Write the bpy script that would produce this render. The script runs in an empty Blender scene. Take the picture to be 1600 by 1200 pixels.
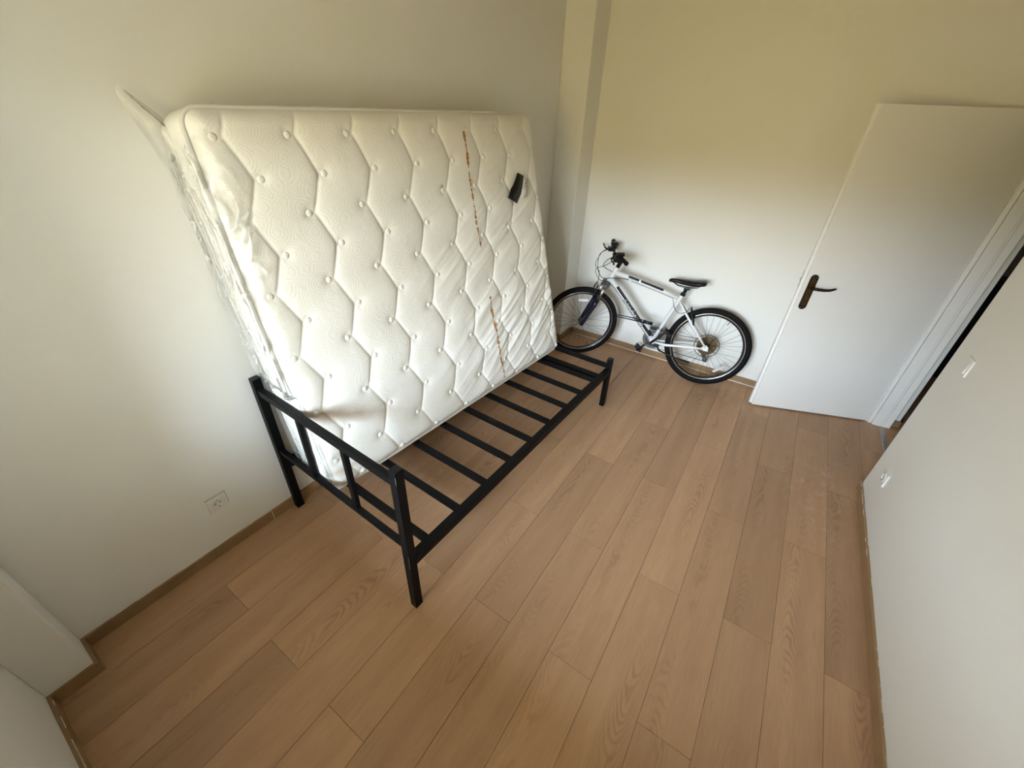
import bpy, bmesh, math, random
import numpy as np
from mathutils import Matrix, Vector, noise as mnoise

random.seed(7)
S = bpy.context.scene
COL = S.collection

# ------------------------------------------------------------------ camera
RW = [[0.83202288, 0.55352044, 0.03678395],
      [0.32798938, -0.43737174, -0.83733442],
      [-0.44739345, 0.70874614, -0.54545212]]
CAM = (1.8627, -0.6401, 1.8977)
cd = bpy.data.cameras.new('camera')
cam = bpy.data.objects.new('camera', cd)
COL.objects.link(cam)
cd.sensor_width = 36.0
cd.lens = 36.0 * 642.378 / 1600.0
cd.clip_start = 0.02
m = Matrix.Identity(4)
for i in range(3):
    m[i][0] = RW[0][i]; m[i][1] = -RW[1][i]; m[i][2] = -RW[2][i]; m[i][3] = CAM[i]
cam.matrix_world = m
S.camera = cam

# ------------------------------------------------------------------ sky, ground light, exposure
W = bpy.data.worlds.new('world'); S.world = W; W.use_nodes = True
nt = W.node_tree; nt.nodes.clear()
wo = nt.nodes.new('ShaderNodeOutputWorld'); bg = nt.nodes.new('ShaderNodeBackground')
tc = nt.nodes.new('ShaderNodeTexCoord'); sx = nt.nodes.new('ShaderNodeSeparateXYZ')
rp = nt.nodes.new('ShaderNodeValToRGB'); mr = nt.nodes.new('ShaderNodeMapRange')
nt.links.new(tc.outputs['Generated'], sx.inputs[0])
nt.links.new(sx.outputs['Z'], mr.inputs['Value'])
mr.inputs['From Min'].default_value = -1; mr.inputs['From Max'].default_value = 1
nt.links.new(mr.outputs[0], rp.inputs[0]); nt.links.new(rp.outputs[0], bg.inputs[0]); nt.links.new(bg.outputs[0], wo.inputs[0])
e = rp.color_ramp.elements
e[0].position = 0.0; e[0].color = (0.14, 0.105, 0.028, 1)    # sunlit ground
e[1].position = 1.0; e[1].color = (0.50, 0.72, 1.0, 1)         # sky overhead
a_ = e.new(0.535); a_.color = (0.16, 0.122, 0.032, 1)           # sunlit greenery and houses up to the skyline
a_ = e.new(0.575); a_.color = (0.80, 0.91, 1.0, 1)              # bright sky above it
bg.inputs[1].default_value = 54.0
S.cycles.max_bounces = 8; S.cycles.diffuse_bounces = 5; S.cycles.glossy_bounces = 3
S.cycles.transparent_max_bounces = 8; S.cycles.use_adaptive_sampling = True; S.cycles.adaptive_threshold = 0.07; S.cycles.adaptive_min_samples = 16

WX0, WX1, WZ0, WZ1, YN = 0.56, 1.96, 0.86, 2.16, -1.02          # the window in the wall behind the camera
ld = bpy.data.lights.new('window_portal', 'AREA'); ld.shape = 'RECTANGLE'
BX0, BX1, BZ0, BZ1, BY = 0.47, 2.07, 0.0, 2.50, -2.85           # open front of the added light baffle outside it
ld.size = BX1 - BX0; ld.size_y = BZ1 - BZ0; ld.cycles.is_portal = True
lo = bpy.data.objects.new('window_portal', ld); COL.objects.link(lo)
lo.location = ((BX0 + BX1) / 2, BY, (BZ0 + BZ1) / 2)
lo.rotation_euler = (math.radians(90), 0, 0)                    # faces +y, into the room

vs = S.view_settings
vs.view_transform = 'Standard'; vs.look = 'None'; vs.gamma = 1.0; vs.use_curve_mapping = False
vs.exposure = 0.32

# ------------------------------------------------------------------ helpers
class MB:
    def __init__(s): s.v = []; s.f = []; s.sm = []
    def add(s, vs_, fs, smooth=False):
        o = len(s.v); s.v += [tuple(x) for x in vs_]
        s.f += [tuple(i + o for i in f) for f in fs]; s.sm += [smooth] * len(fs)
        return s
    def box(s, lo, hi, bev=0.0):
        x0, y0, z0 = lo; x1, y1, z1 = hi
        if bev <= 0:
            v = [(x0,y0,z0),(x1,y0,z0),(x1,y1,z0),(x0,y1,z0),(x0,y0,z1),(x1,y0,z1),(x1,y1,z1),(x0,y1,z1)]
            return s.add(v, [(0,3,2,1),(4,5,6,7),(0,1,5,4),(1,2,6,5),(2,3,7,6),(3,0,4,7)])
        bm = bmesh.new()
        bmesh.ops.create_cube(bm, size=1)
        for q in bm.verts:
            q.co = Vector(((x0+x1)/2 + q.co.x*(x1-x0), (y0+y1)/2 + q.co.y*(y1-y0), (z0+z1)/2 + q.co.z*(z1-z0)))
        bmesh.ops.bevel(bm, geom=list(bm.edges), offset=bev, segments=2, profile=.7, affect='EDGES')
        bm.verts.index_update()
        s.add([q.co[:] for q in bm.verts], [[q.index for q in f.verts] for f in bm.faces])
        bm.free(); return s
    def tube(s, path, r, seg=10, closed=False, caps=True, flat=None):
        P = [Vector(p) for p in path]; n = len(P)
        R = r if hasattr(r, '__len__') else [r] * n
        T = []
        for i in range(n):
            if closed: t = P[(i+1) % n] - P[i-1]
            else: t = P[min(i+1, n-1)] - P[max(i-1, 0)]
            T.append(t.normalized())
        up = Vector((0,0,1)) if abs(T[0].z) < .9 else Vector((1,0,0))
        u = T[0].cross(up).normalized(); vs_ = []; fs = []
        for i in range(n):
            u = (u - T[i] * u.dot(T[i])).normalized(); w = T[i].cross(u)
            for k in range(seg):
                a = 2*math.pi*k/seg
                ca, sa = math.cos(a), math.sin(a)
                if flat: sa *= flat
                vs_.append(P[i] + (u*ca + w*sa) * R[i])
        m_ = n if closed else n - 1
        for i in range(m_):
            j = (i+1) % n
            for k in range(seg):
                l = (k+1) % seg
                fs.append((i*seg+k, i*seg+l, j*seg+l, j*seg+k))
        s.add(vs_, fs, True)
        if caps and not closed:
            o = len(s.v) - len(vs_)
            s.f.append(tuple(o + k for k in range(seg))[::-1]); s.sm.append(False)
            s.f.append(tuple(o + (n-1)*seg + k for k in range(seg))); s.sm.append(False)
        return s
    def lathe(s, prof, c=(0,0,0), ax='y', seg=24, closed=False):
        # prof: (radius, axial) list, revolved around axis through c
        vs_ = []; fs = []; n = len(prof)
        for k in range(seg):
            a = 2*math.pi*k/seg; ca, sa = math.cos(a), math.sin(a)
            for r, t in prof:
                if ax == 'y': p = (r*ca, t, r*sa)
                elif ax == 'z': p = (r*ca, r*sa, t)
                else: p = (t, r*ca, r*sa)
                vs_.append((p[0]+c[0], p[1]+c[1], p[2]+c[2]))
        for k in range(seg):
            l = (k+1) % seg
            for i in range(n if closed else n-1):
                j = (i+1) % n
                fs.append((k*n+i, k*n+j, l*n+j, l*n+i))
        return s.add(vs_, fs, True)
    def prism(s, poly, axis, a, b):
        # poly in the two other axes, extruded along axis from a to b
        n = len(poly); vs_ = []
        for t in (a, b):
            for p, q in poly:
                vs_.append({'x': (t,p,q), 'y': (p,t,q), 'z': (p,q,t)}[axis])
        fs = [tuple(range(n))[::-1], tuple(range(n, 2*n))] + [(i, (i+1) % n, n+(i+1) % n, n+i) for i in range(n)]
        return s.add(vs_, fs)
    def xf(s, M):
        s.v = [tuple(M @ Vector(p)) for p in s.v]; return s
    def mesh(s, name):
        me = bpy.data.meshes.new(name); me.from_pydata(s.v, [], s.f); me.update()
        bm = bmesh.new(); bm.from_mesh(me)
        bmesh.ops.recalc_face_normals(bm, faces=bm.faces); bm.to_mesh(me); bm.free()
        if any(s.sm): me.polygons.foreach_set('use_smooth', s.sm)
        return me
    def build(s, name, mat, parent=None):
        return link(name, s.mesh(name), mat, parent)

def link(name, me, mat, parent=None):
    o = bpy.data.objects.new(name, me); COL.objects.link(o)
    if mat and not me.materials: me.materials.append(mat)
    if parent: o.parent = parent
    return o
def empty(name, M=None, parent=None):
    o = bpy.data.objects.new(name, None); COL.objects.link(o); o.empty_display_size = .05
    if M is not None: o.matrix_local = M
    if parent: o.parent = parent
    return o
def tag(o, label=None, cat=None, group=None, kind=None):
    if label: o['label'] = label
    if cat: o['category'] = cat
    if group: o['group'] = group
    if kind: o['kind'] = kind
    return o
def struct(name, mb, mat): return tag(mb.build(name, mat), kind='structure')

# ------------------------------------------------------------------ materials
def srgb(r, g, b):
    f = lambda c: (c/255/12.92) if c/255 <= .04045 else ((c/255+.055)/1.055)**2.4
    return (f(r), f(g), f(b), 1)
class NT:
    def __init__(s, name):
        s.m = bpy.data.materials.new(name); s.m.use_nodes = True; s.t = s.m.node_tree
        s.b = s.t.nodes['Principled BSDF']; s.o = s.t.nodes['Material Output']
    def n(s, typ, **kw):
        q = s.t.nodes.new('ShaderNode' + typ)
        for k, v in kw.items(): setattr(q, k, v)
        return q
    def l(s, a, b): s.t.links.new(a, b)
    def put(s, q, key, v):
        if hasattr(v, 'node'): s.l(v, q.inputs[key])
        else: q.inputs[key].default_value = v
    def math(s, op, a, b=0.0, c=None, clamp=False):
        q = s.n('Math', operation=op, use_clamp=clamp); s.put(q, 0, a); s.put(q, 1, b)
        if c is not None: s.put(q, 2, c)
        return q.outputs[0]
    def noise(s, vec, scale, detail=3, rough=.5, dist=0.0):
        q = s.n('TexNoise'); s.put(q, 'Vector', vec); q.inputs['Scale'].default_value = scale
        q.inputs['Detail'].default_value = detail; q.inputs['Roughness'].default_value = rough; q.inputs['Distortion'].default_value = dist
        return q.outputs['Fac']
    def mapv(s, vec, sc=(1,1,1), loc=(0,0,0)):
        q = s.n('Mapping'); s.l(vec, q.inputs[0]); q.inputs['Scale'].default_value = sc; q.inputs['Location'].default_value = loc
        return q.outputs[0]
    def ramp(s, fac, stops):
        q = s.n('ValToRGB'); s.l(fac, q.inputs[0]); el = q.color_ramp.elements
        el[0].position, el[0].color = stops[0]; el[1].position, el[1].color = stops[-1]
        for p, c in stops[1:-1]:
            x = el.new(p); x.color = c
        return q.outputs[0]
    def mix(s, fac, a, b, mode='MIX'):
        q = s.n('Mix', data_type='RGBA', blend_type=mode)
        s.put(q, 0, fac); s.put(q, 6, a); s.put(q, 7, b); return q.outputs[2]
    def bump(s, h, strength, dist=.01):
        q = s.n('Bump'); s.l(h, q.inputs['Height']); q.inputs['Strength'].default_value = strength; q.inputs['Distance'].default_value = dist
        s.l(q.outputs[0], s.b.inputs['Normal']); return q
    def set(s, col=None, rough=None, metal=None, **kw):
        if col is not None: s.put(s.b, 'Base Color', col)
        if rough is not None: s.put(s.b, 'Roughness', rough)
        if metal is not None: s.put(s.b, 'Metallic', metal)
        for k, v in kw.items(): s.put(s.b, k.replace('_', ' '), v)
        return s
def plain(name, col, rough=.5, metal=0.0, var=.06, sc=40, bump=0.0, **kw):
    t = NT(name); co = t.n('TexCoord').outputs['Object']
    f = t.noise(co, sc, 3)
    c2 = tuple(max(0, x*(1-var*2)) for x in col[:3]) + (1,)
    t.set(t.mix(f, c2, col), rough, metal, **kw)
    if bump: t.bump(t.noise(co, sc*3, 3), bump, .002)
    return t.m

def wall_mat():
    t = NT('wall_paint'); co = t.n('TexCoord').outputs['Object']
    f = t.noise(co, 3.0, 4, .6)
    t.set(t.mix(f, (.815,.805,.765,1), (.85,.84,.80,1)), .62)
    h = t.noise(co, 16, 3, .62)
    t.bump(h, .14, .008); return t.m
def wood_mat(name, light, dark, per_object=True, along='y'):
    t = NT(name); tcn = t.n('TexCoord'); co = tcn.outputs['Object']
    oi = t.n('ObjectInfo'); rnd = oi.outputs['Random']
    sp = t.n('SeparateXYZ'); t.l(co, sp.inputs[0]); X, Y = (sp.outputs['X'], sp.outputs['Y']) if along == 'y' else (sp.outputs['Y'], sp.outputs['X'])
    off = t.math('MULTIPLY', rnd, 37.0)
    def vec(ax, ay, z):
        q = t.n('CombineXYZ'); t.put(q, 0, t.math('MULTIPLY', X, ax)); t.put(q, 1, t.math('ADD', t.math('MULTIPLY', Y, ay), off)); t.put(q, 2, z); return q.outputs[0]
    # growth rings cut by a flat sawn board: cathedral arches
    wob = t.math('MULTIPLY', t.math('SUBTRACT', t.noise(vec(4, 1.5, 0.0), 1.0, 3, .6), .5), .055)
    x0 = t.math('MULTIPLY', t.math('SUBTRACT', t.math('FRACT', t.math('MULTIPLY', rnd, 13.7)), .5), .11)
    xx = t.math('ADD', t.math('SUBTRACT', X, x0), wob)
    dep = t.math('ADD', t.math('MULTIPLY', t.math('SINE', t.math('ADD', t.math('MULTIPLY', Y, 2.6), t.math('MULTIPLY', rnd, 60.0))), .045), .07)
    dep = t.math('ADD', dep, t.math('MULTIPLY', t.noise(vec(8, 3.0, 5.0), 1.0, 3, .55), .035))
    rad = t.math('SQRT', t.math('ADD', t.math('MULTIPLY', xx, xx), t.math('MULTIPLY', dep, dep)))
    ring = t.math('SINE', t.math('MULTIPLY', rad, 1150.0))
    ring = t.math('POWER', t.math('MULTIPLY_ADD', ring, .5, .5), 1.8)
    mask = t.noise(vec(7, 1.5, 2.0), 1.0, 2, .5)
    mask = t.math('MULTIPLY_ADD', mask, 4.0, -1.85, clamp=True)
    near = t.math('SUBTRACT', 1.15, t.math('MULTIPLY', t.math('ABSOLUTE', xx), 17.0), clamp=True)
    mask = t.math('MULTIPLY', mask, near)
    fib = t.noise(vec(420, 9, 1.0), 1.0, 3, .6)
    broad = t.noise(vec(14, 1.1, 3.0), 1.0, 3, .55)
    g = t.math('ADD', t.math('MULTIPLY', t.math('MULTIPLY', ring, mask), .29), t.math('MULTIPLY', fib, .42))
    g = t.math('ADD', g, t.math('MULTIPLY', broad, .40))
    c = t.ramp(g, [(.30, light), (.56, tuple((a+b)/2 for a, b in zip(light, dark))), (.95, dark)])
    tone = t.math('MULTIPLY_ADD', rnd, .22, .89)
    hsv = t.n('HueSaturation'); t.l(c, hsv.inputs['Color']); t.l(tone, hsv.inputs['Value'])
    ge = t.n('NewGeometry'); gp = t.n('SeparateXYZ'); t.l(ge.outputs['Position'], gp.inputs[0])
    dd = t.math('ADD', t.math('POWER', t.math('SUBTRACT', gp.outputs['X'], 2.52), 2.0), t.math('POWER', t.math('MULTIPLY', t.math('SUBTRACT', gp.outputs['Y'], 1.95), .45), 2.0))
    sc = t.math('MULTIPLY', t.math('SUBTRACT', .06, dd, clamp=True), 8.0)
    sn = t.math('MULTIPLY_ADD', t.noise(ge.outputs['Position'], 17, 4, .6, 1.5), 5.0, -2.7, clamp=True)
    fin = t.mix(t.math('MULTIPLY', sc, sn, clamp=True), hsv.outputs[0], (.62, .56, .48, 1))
    t.set(fin, .47, 0.0)
    t.b.inputs['Specular IOR Level'].default_value = .38
    t.bump(fib, .12, .001)
    return t.m
M = {}
M['wall'] = wall_mat()
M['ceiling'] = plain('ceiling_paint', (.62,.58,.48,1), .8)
M['plank'] = wood_mat('laminate_oak', (.54,.328,.19,1), (.26,.14,.075,1))
M['board'] = wood_mat('baseboard_oak', (.36,.225,.115,1), (.19,.11,.052,1), along='y')
M['board_x'] = wood_mat('baseboard_oak_x', (.36,.225,.115,1), (.19,.11,.052,1), along='x')
M['baffle'] = plain('light_baffle', (.46,.42,.34,1), .5)  # for the added box that narrows the daylight
M['subfloor'] = plain('joint_dark', (.10,.06,.035,1), .9)  # dark brown base that shows in the plank joints
M['door'] = plain('door_paint', (.88,.87,.85,1), .33, var=.02, sc=6)
M['frame_white'] = plain('frame_paint', (.83,.83,.82,1), .38, var=.03, sc=9)
M['caulk'] = plain('caulk', (.75,.73,.68,1), .7)
M['steel'] = plain('black_steel', (.006,.006,.0065,1), .5, 0.0, var=.3, sc=60, bump=.05, Specular_IOR_Level=.14)
M['scuff'] = plain('bare_scuff', (.16,.16,.15,1), .5)
M['plastic_white'] = plain('white_plastic', (.80,.79,.76,1), .3, var=.02)
M['dark'] = plain('dark_hole', (.015,.013,.012,1), .6)
M['bronze'] = plain('bronze', (.16,.085,.03,1), .35, .8, var=.25, sc=90)
M['dark_bronze'] = plain('dark_bronze', (.018,.008,.005,1), .3, .3)
M['screw'] = plain('screw', (.5,.45,.42,1), .3, 1.0)
M['bike_white'] = plain('bike_white', (.82,.83,.84,1), .22, var=.02)
M['rubber'] = plain('tire_rubber', (.005,.005,.0055,1), .75, bump=.3, sc=120, Specular_IOR_Level=.2)
M['bike_black'] = plain('bike_black', (.007,.007,.008,1), .4, Specular_IOR_Level=.3)
M['fork_navy'] = plain('fork_navy', (.008,.009,.022,1), .25)
M['rim'] = plain('rim_black', (.015,.015,.016,1), .3)
M['alu'] = plain('aluminium', (.62,.62,.61,1), .28, 1.0)
M['spoke'] = plain('spoke_steel', (.10,.10,.105,1), .35, .6)
M['reflector'] = plain('reflector', (.85,.86,.86,1), .15, var=.08, sc=300)
M['cassette'] = plain('brown_steel', (.17,.115,.045,1), .42, .6, var=.3, sc=150)
M['stripe'] = plain('frame_stripe', (.030,.031,.036,1), .3)
M['navy'] = plain('frame_navy', (.018,.02,.05,1), .3)
M['grey'] = plain('grey_part', (.12,.12,.12,1), .4, .3)
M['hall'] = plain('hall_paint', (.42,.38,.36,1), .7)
M['cabinet'] = plain('dark_cabinet', (.006,.007,.016,1), .35)
M['metal_strip'] = plain('threshold_metal', (.42,.42,.40,1), .38, .7)

# ------------------------------------------------------------------ the room
XR, YB, ZC, YRE, XD = 2.743, 3.056, 2.72, 2.138, 2.828
struct('wall_left', MB().box((-.12, -1.2, 0), (0, 3.2, ZC)), M['wall'])
struct('wall_back', MB().box((0, YB, 0), (XD+.02, YB+.15, ZC)), M['wall'])
struct('wall_column_back', MB().box((0, 2.811, 0), (.236, YB, ZC), .006), M['wall'])
struct('wall_column_front', MB().box((0, YN, 0), (.15, -.882, ZC), .008), M['wall'])
struct('wall_right', MB().box((XR, YN, 0), (2.97, YRE, ZC), .004), M['wall'])
struct('wall_right_header', MB().box((XD, YRE, 2.09), (2.97, YB, ZC)), M['wall'])
wf = MB()
wf.box((0, YN-.32, 0), (2.97, YN, WZ0)); wf.box((0, YN-.32, WZ1), (2.97, YN, ZC))
wf.box((0, YN-.32, WZ0), (WX0, YN, WZ1)); wf.box((WX1, YN-.32, WZ0), (2.97, YN, WZ1))
struct('wall_front', wf, M['wall'])
struct('ceiling', MB().box((-.12, YN-.32, ZC), (5.0, 5.6, ZC+.1)), M['ceiling'])
# window behind the camera
win = empty('window_1', Matrix.Translation(((WX0+WX1)/2, YN-.27, WZ0))); tag(win, kind='structure')
hw = (WX1-WX0)/2; hh = WZ1-WZ0
def wbar(nm, a, b): MB().box(a, b, .004).build(nm, M['frame_white'], win)
wbar('frame_bar', (-hw, -.03, 0), (hw, .03, .05)); wbar('frame_bar', (-hw, -.03, hh-.05), (hw, .03, hh))
wbar('frame_bar', (-hw, -.03, .05), (-hw+.05, .03, hh-.05)); wbar('frame_bar', (hw-.05, -.03, .05), (hw, .03, hh-.05))
wbar('mullion', (-.035, -.03, .05), (.035, .03, hh-.05))
wbar('window_sill', (-hw-.05, .03, -.035), (hw+.05, .30, -.002))
gt = NT('window_glass'); gt.t.nodes.remove(gt.b)
g1 = gt.n('BsdfTransparent'); g2 = gt.n('BsdfGlossy'); g2.inputs['Roughness'].default_value = .02
gm = gt.n('MixShader'); gm.inputs[0].default_value = .06; gt.l(g1.outputs[0], gm.inputs[1]); gt.l(g2.outputs[0], gm.inputs[2]); gt.l(gm.outputs[0], gt.o.inputs[0])
for s_ in (-1, 1):
    a, b = sorted((s_*.035, s_*(hw-.05)))
    MB().box((a, -.004, .05), (b, .004, hh-.05)).build('pane', gt.m, win)

# unseen box added outside the window to block side light
struct('light_baffle_left', MB().box((BX0-.15, BY, -.1), (BX0, YN-.32, BZ1+.1)), M['baffle'])
struct('light_baffle_right', MB().box((BX1, BY, -.1), (BX1+.15, YN-.32, BZ1+.1)), M['baffle'])
struct('light_baffle_floor', MB().box((BX0, BY, -.1), (BX1, YN-.32, BZ0)), M['baffle'])
struct('light_baffle_top', MB().box((BX0, BY, BZ1), (BX1, YN-.32, BZ1+.1)), M['ceiling'])
# floor of laminate planks, each its own board
fl = struct('floor', MB().box((-.1, YN-.1, -.06), (2.92, 3.1, -.010)), M['subfloor'])
PW, PL = .1988, 1.23
pm = {}
def plank(x0, x1, y0, y1, parent):
    key = (round(x1-x0, 4), round(y1-y0, 4))
    if key not in pm:
        g = .0006
        b = MB().box((-key[0]/2+g, -key[1]/2+g, -.009), (key[0]/2-g, key[1]/2-g, 0), .0011)
        pm[key] = b.mesh('plank'); pm[key].materials.append(M['plank'])
    o = link('plank', pm[key], None, parent)
    o.location = ((x0+x1)/2, (y0+y1)/2, 0)
    return o
jit = [.0, .012, .0, -.006, -.01, .02, .005, .02, .008, .03, .015, 0, .03, .0, 0, 0]
for k in range(-1, 13+1):
    xa, xb = 2.575 - PW*k, 2.575 - PW*k + PW
    xa, xb = max(xa, 0), min(xb, 2.912)
    if xb - xa < .01: continue
    j0 = (.770 if k % 2 == 0 else .170) + jit[k % 16]
    ys = [YN] + [y for y in (j0 + PL*i for i in range(-3, 4)) if YN + .02 < y < YB - .02] + [YB]
    for ya, yb in zip(ys[:-1], ys[1:]):
        if xa > 2.7: ya = max(ya, YRE)
        if yb - ya > .01: plank(xa, xb, ya, yb, fl)
struct('trim_1', MB().prism([(2.908, 0), (2.938, 0), (2.934, .005), (2.912, .005)], 'y', YRE, 3.03), M['metal_strip'])

# baseboards with ragged paint along their tops
def chips(axis, fixed, a, b, zt, side, parent, n, seed):
    # irregular paint smears on the top edge of a baseboard, side = +1/-1 the direction it faces
    rr = random.Random(seed); mb = MB()
    for _ in range(n):
        c = rr.uniform(a, b); L = rr.uniform(.008, .06); w = rr.uniform(.0006, .0026)
        hz = zt + rr.uniform(-.002, .002); pts = []
        for i in range(6):
            pts.append((c + L*i/5, w*rr.uniform(.3, 1)))
        for i in range(5):
            (u0, w0), (u1, w1) = pts[i], pts[i+1]
            f0, f1 = fixed, fixed + side*.002
            if axis == 'y': mb.add([(f0,u0,hz-w0),(f1,u0,hz-w0),(f1,u0,hz+w0),(f0,u0,hz+w0),(f0,u1,hz-w1),(f1,u1,hz-w1),(f1,u1,hz+w1),(f0,u1,hz+w1)], [(0,1,2,3),(4,7,6,5),(1,5,6,2),(0,4,5,1),(3,2,6,7)])
            else: mb.add([(u0,f0,hz-w0),(u0,f1,hz-w0),(u0,f1,hz+w0),(u0,f0,hz+w0),(u1,f0,hz-w1),(u1,f1,hz-w1),(u1,f1,hz+w1),(u1,f0,hz+w1)], [(0,1,2,3),(4,7,6,5),(1,5,6,2),(0,4,5,1),(3,2,6,7)])
    o = mb.build('paint_smear', M['caulk'], parent); o['kind'] = 'stuff'
BH, BT = .059, .012
def base(name, pieces, mat):
    """pieces: list of (lo, hi) boxes, first is the owner"""
    root = None
    for lo_, hi_ in pieces:
        o = MB().box(lo_, hi_, .002).build(name if root is None else 'baseboard_piece', mat, root)
        if root is None: root = tag(o, kind='structure')
    return root
bl = base('baseboard_left', [((0, -.8815+BT, 0), (BT, -.085, BH)), ((0, -.0835, 0), (BT, 2.811, BH))], M['board'])
chips('y', .001, -.84, 1.9, BH+.001, 1, bl, 40, 1)
MB().box((BT-.002, -.0862, .001), (BT+.0012, -.0825, BH+.0005)).build('caulk_joint', M['caulk'], bl)
bcf = base('baseboard_column_front', [((0, -.882, 0), (.15, -.882+BT, BH))], M['board_x'])
base('baseboard_column_side', [((.15, YN+BT, 0), (.15+BT, -.8695, BH))], M['board'])
bf = base('baseboard_front', [((.15, YN, 0), (XR, YN+BT, BH))], M['board_x'])
chips('x', YN+BT-.001, .17, .6, BH, 1, bf, 14, 2)
bb = base('baseboard_back', [((.236+BT, YB-BT, 0), (XD-.012, YB, BH))], M['board_x'])
MB().box((.25, YB-BT-.003, 0), (2.03, YB-BT, .006)).build('caulk_line', M['caulk'], bb)
chips('x', YB-BT-.004, .3, 1.9, .010, -1, bb, 16, 3)
base('baseboard_column_back', [((0+BT, 2.811-BT, 0), (.236, 2.811, BH))], M['board_x'])
base('baseboard_column_back_side', [((.236, 2.811-BT, 0), (.236+BT, YB-BT, BH))], M['board'])
br = base('baseboard_right', [((XR-BT, YN+BT, 0), (XR, YRE+.001, BH))], M['board'])
chips('y', XR-.001, -.4, 2.12, BH+.001, -1, br, 34, 4)
chips('y', XR-BT+.001, 1.35, 2.1, BH, -1, br, 9, 5)

# door frame (lining) and the hall behind it
dfm = empty('door_frame', Matrix.Translation((XD, YB, 0))); dfm.name = 'trim_2'; tag(dfm, kind='structure')
def jb(nm, a, b): MB().box(a, b, .002).build(nm, M['frame_white'], dfm)
jb('jamb', (.001, -.014, 0), (.026, .03, 2.08)); jb('jamb', (.029, -.026, 0), (.085, .03, 2.08)); jb('jamb_stop', (.087, -.020, 0), (.100, .03, 2.08)); jb('jamb', (.102, -.016, 0), (.142, .06, 2.08))
jb('jamb', (.01, YRE-YB, 0), (.14, YRE-YB+.03, 2.08)); jb('head_lining', (.001, YRE-YB+.03, 2.05), (.14, -.03, 2.09))
struct('hall_floor', MB().box((2.938, 1.2, -.06), (5.0, 5.6, -.002)), M['plank'])
struct('wall_hall', MB().box((2.97, 3.11, 0), (3.02, 3.2, ZC)), M['wall'])
struct('wall_hall_side', MB().box((2.845, 3.206, 0), (3.02, 5.5, ZC)), M['wall'])
struct('baseboard_hall', MB().box((2.975, 3.095, 0), (3.03, 3.11, .05), .002), M['board_x'])
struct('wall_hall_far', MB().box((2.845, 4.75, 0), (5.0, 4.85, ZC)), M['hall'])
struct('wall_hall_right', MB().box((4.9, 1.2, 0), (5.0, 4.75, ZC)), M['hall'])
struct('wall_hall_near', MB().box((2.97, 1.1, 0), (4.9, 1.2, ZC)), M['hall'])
hc = empty('hall_cabinet', Matrix.Translation((3.55, 4.27, 0)))
tag(hc, 'low dark navy cabinet in the hallway, glimpsed through the doorway slit', 'cabinet')
MB().box((-.45, 0, .06), (.45, .4, .86), .004).build('body', M['cabinet'], hc)
MB().box((-.46, -.015, .86), (.46, .41, .89), .004).build('top', M['cabinet'], hc)
MB().box((-.43, .03, 0), (.43, .38, .06)).build('plinth', M['cabinet'], hc)
for s_ in (-1, 1):
    a, b = sorted((s_*.004, s_*.445))
    dr = MB().box((a, -.016, .07), (b, -.001, .85), .003).build('door', M['cabinet'], hc)
    MB().tube([(s_*.04, -.035, .5), (s_*.04, -.035, .62)], .005, 8).build('handle', M['grey'], dr)

# the open door
hx, hy = 2.8258, 3.0443
dv = Vector((2.0421-hx, 2.7355-hy, 0)); DW = dv.length; dv.normalize()
dn = Vector((dv.y, -dv.x, 0))              # toward the back wall
MD = Matrix(((dv.x, -dn.x, 0, hx), (dv.y, -dn.y, 0, hy), (0, 0, 1, 0), (0, 0, 0, 1)))  # local x along leaf, y toward the room
door = empty('door_1', MD); tag(door, 'white flush door standing open against the back wall', None, None, 'structure')
MB().box((.004, -.022, .010), (DW, 0, 2.03), .0025).build('door_leaf', M['door'], door)
MB().box((.016, -.042, .010), (DW+.016, -.0225, 2.03), .003).build('door_lip', M['door'], door)
lk = MB().box((DW+.0162, -.038, .985), (DW+.0175, -.026, 1.10)).build('latch_plate', M['alu'], door)
MB().box((DW+.0175, -.037, 1.03), (DW+.024, -.027, 1.05), .001).build('latch', M['alu'], lk)
hd = empty('door_handle', Matrix.Translation((.797, 0, 0)), door)
def capsule(hw_, z0, z1, k=8):
    P = []
    for i in range(k+1):
        a = math.pi*i/k; P.append((hw_*math.cos(a), z1-hw_+hw_*math.sin(a)))
    for i in range(k+1):
        a = math.pi + math.pi*i/k; P.append((hw_*math.cos(a), z0+hw_+hw_*math.sin(a)))
    return P
MB().prism(capsule(.0235, .842, 1.086), 'y', 0, .007).build('backplate', M['dark_bronze'], hd)
MB().prism(capsule(.0145, .866, 1.062), 'y', .007, .0095).build('inlay', M['bronze'], hd)
MB().tube([(-.003, .006, 1.0), (-.003, .034, 1.0)], .010, 12).build('rose', M['dark_bronze'], hd)
MB().tube([(-.003, .036, 1.0), (-.03, .042, .999), (-.07, .044, .998), (-.105, .044, 1.002), (-.13, .042, 1.012), (-.137, .041, 1.016)],
          [.011, .0105, .0095, .0085, .0065, .004], 12).build('lever', M['dark_bronze'], hd)
kh = MB().tube([(0, .0095, .905), (0, .0102, .905)], .0045, 10); kh.box((-.0018, .0095, .887), (.0018, .0102, .905)); kh.build('keyhole', M['dark'], hd)
for z_ in (.858, 1.070):
    for x_ in (-.009, .009): MB().tube([(x_, .007, z_), (x_, .0085, z_)], .0025, 8).build('screw', M['screw'], hd)
for z_ in (.25, 1.78):
    MB().tube([(-.004, .004, z_-.05), (-.004, .004, z_+.05)], .006, 10).build('hinge', M['frame_white'], door)

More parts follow.
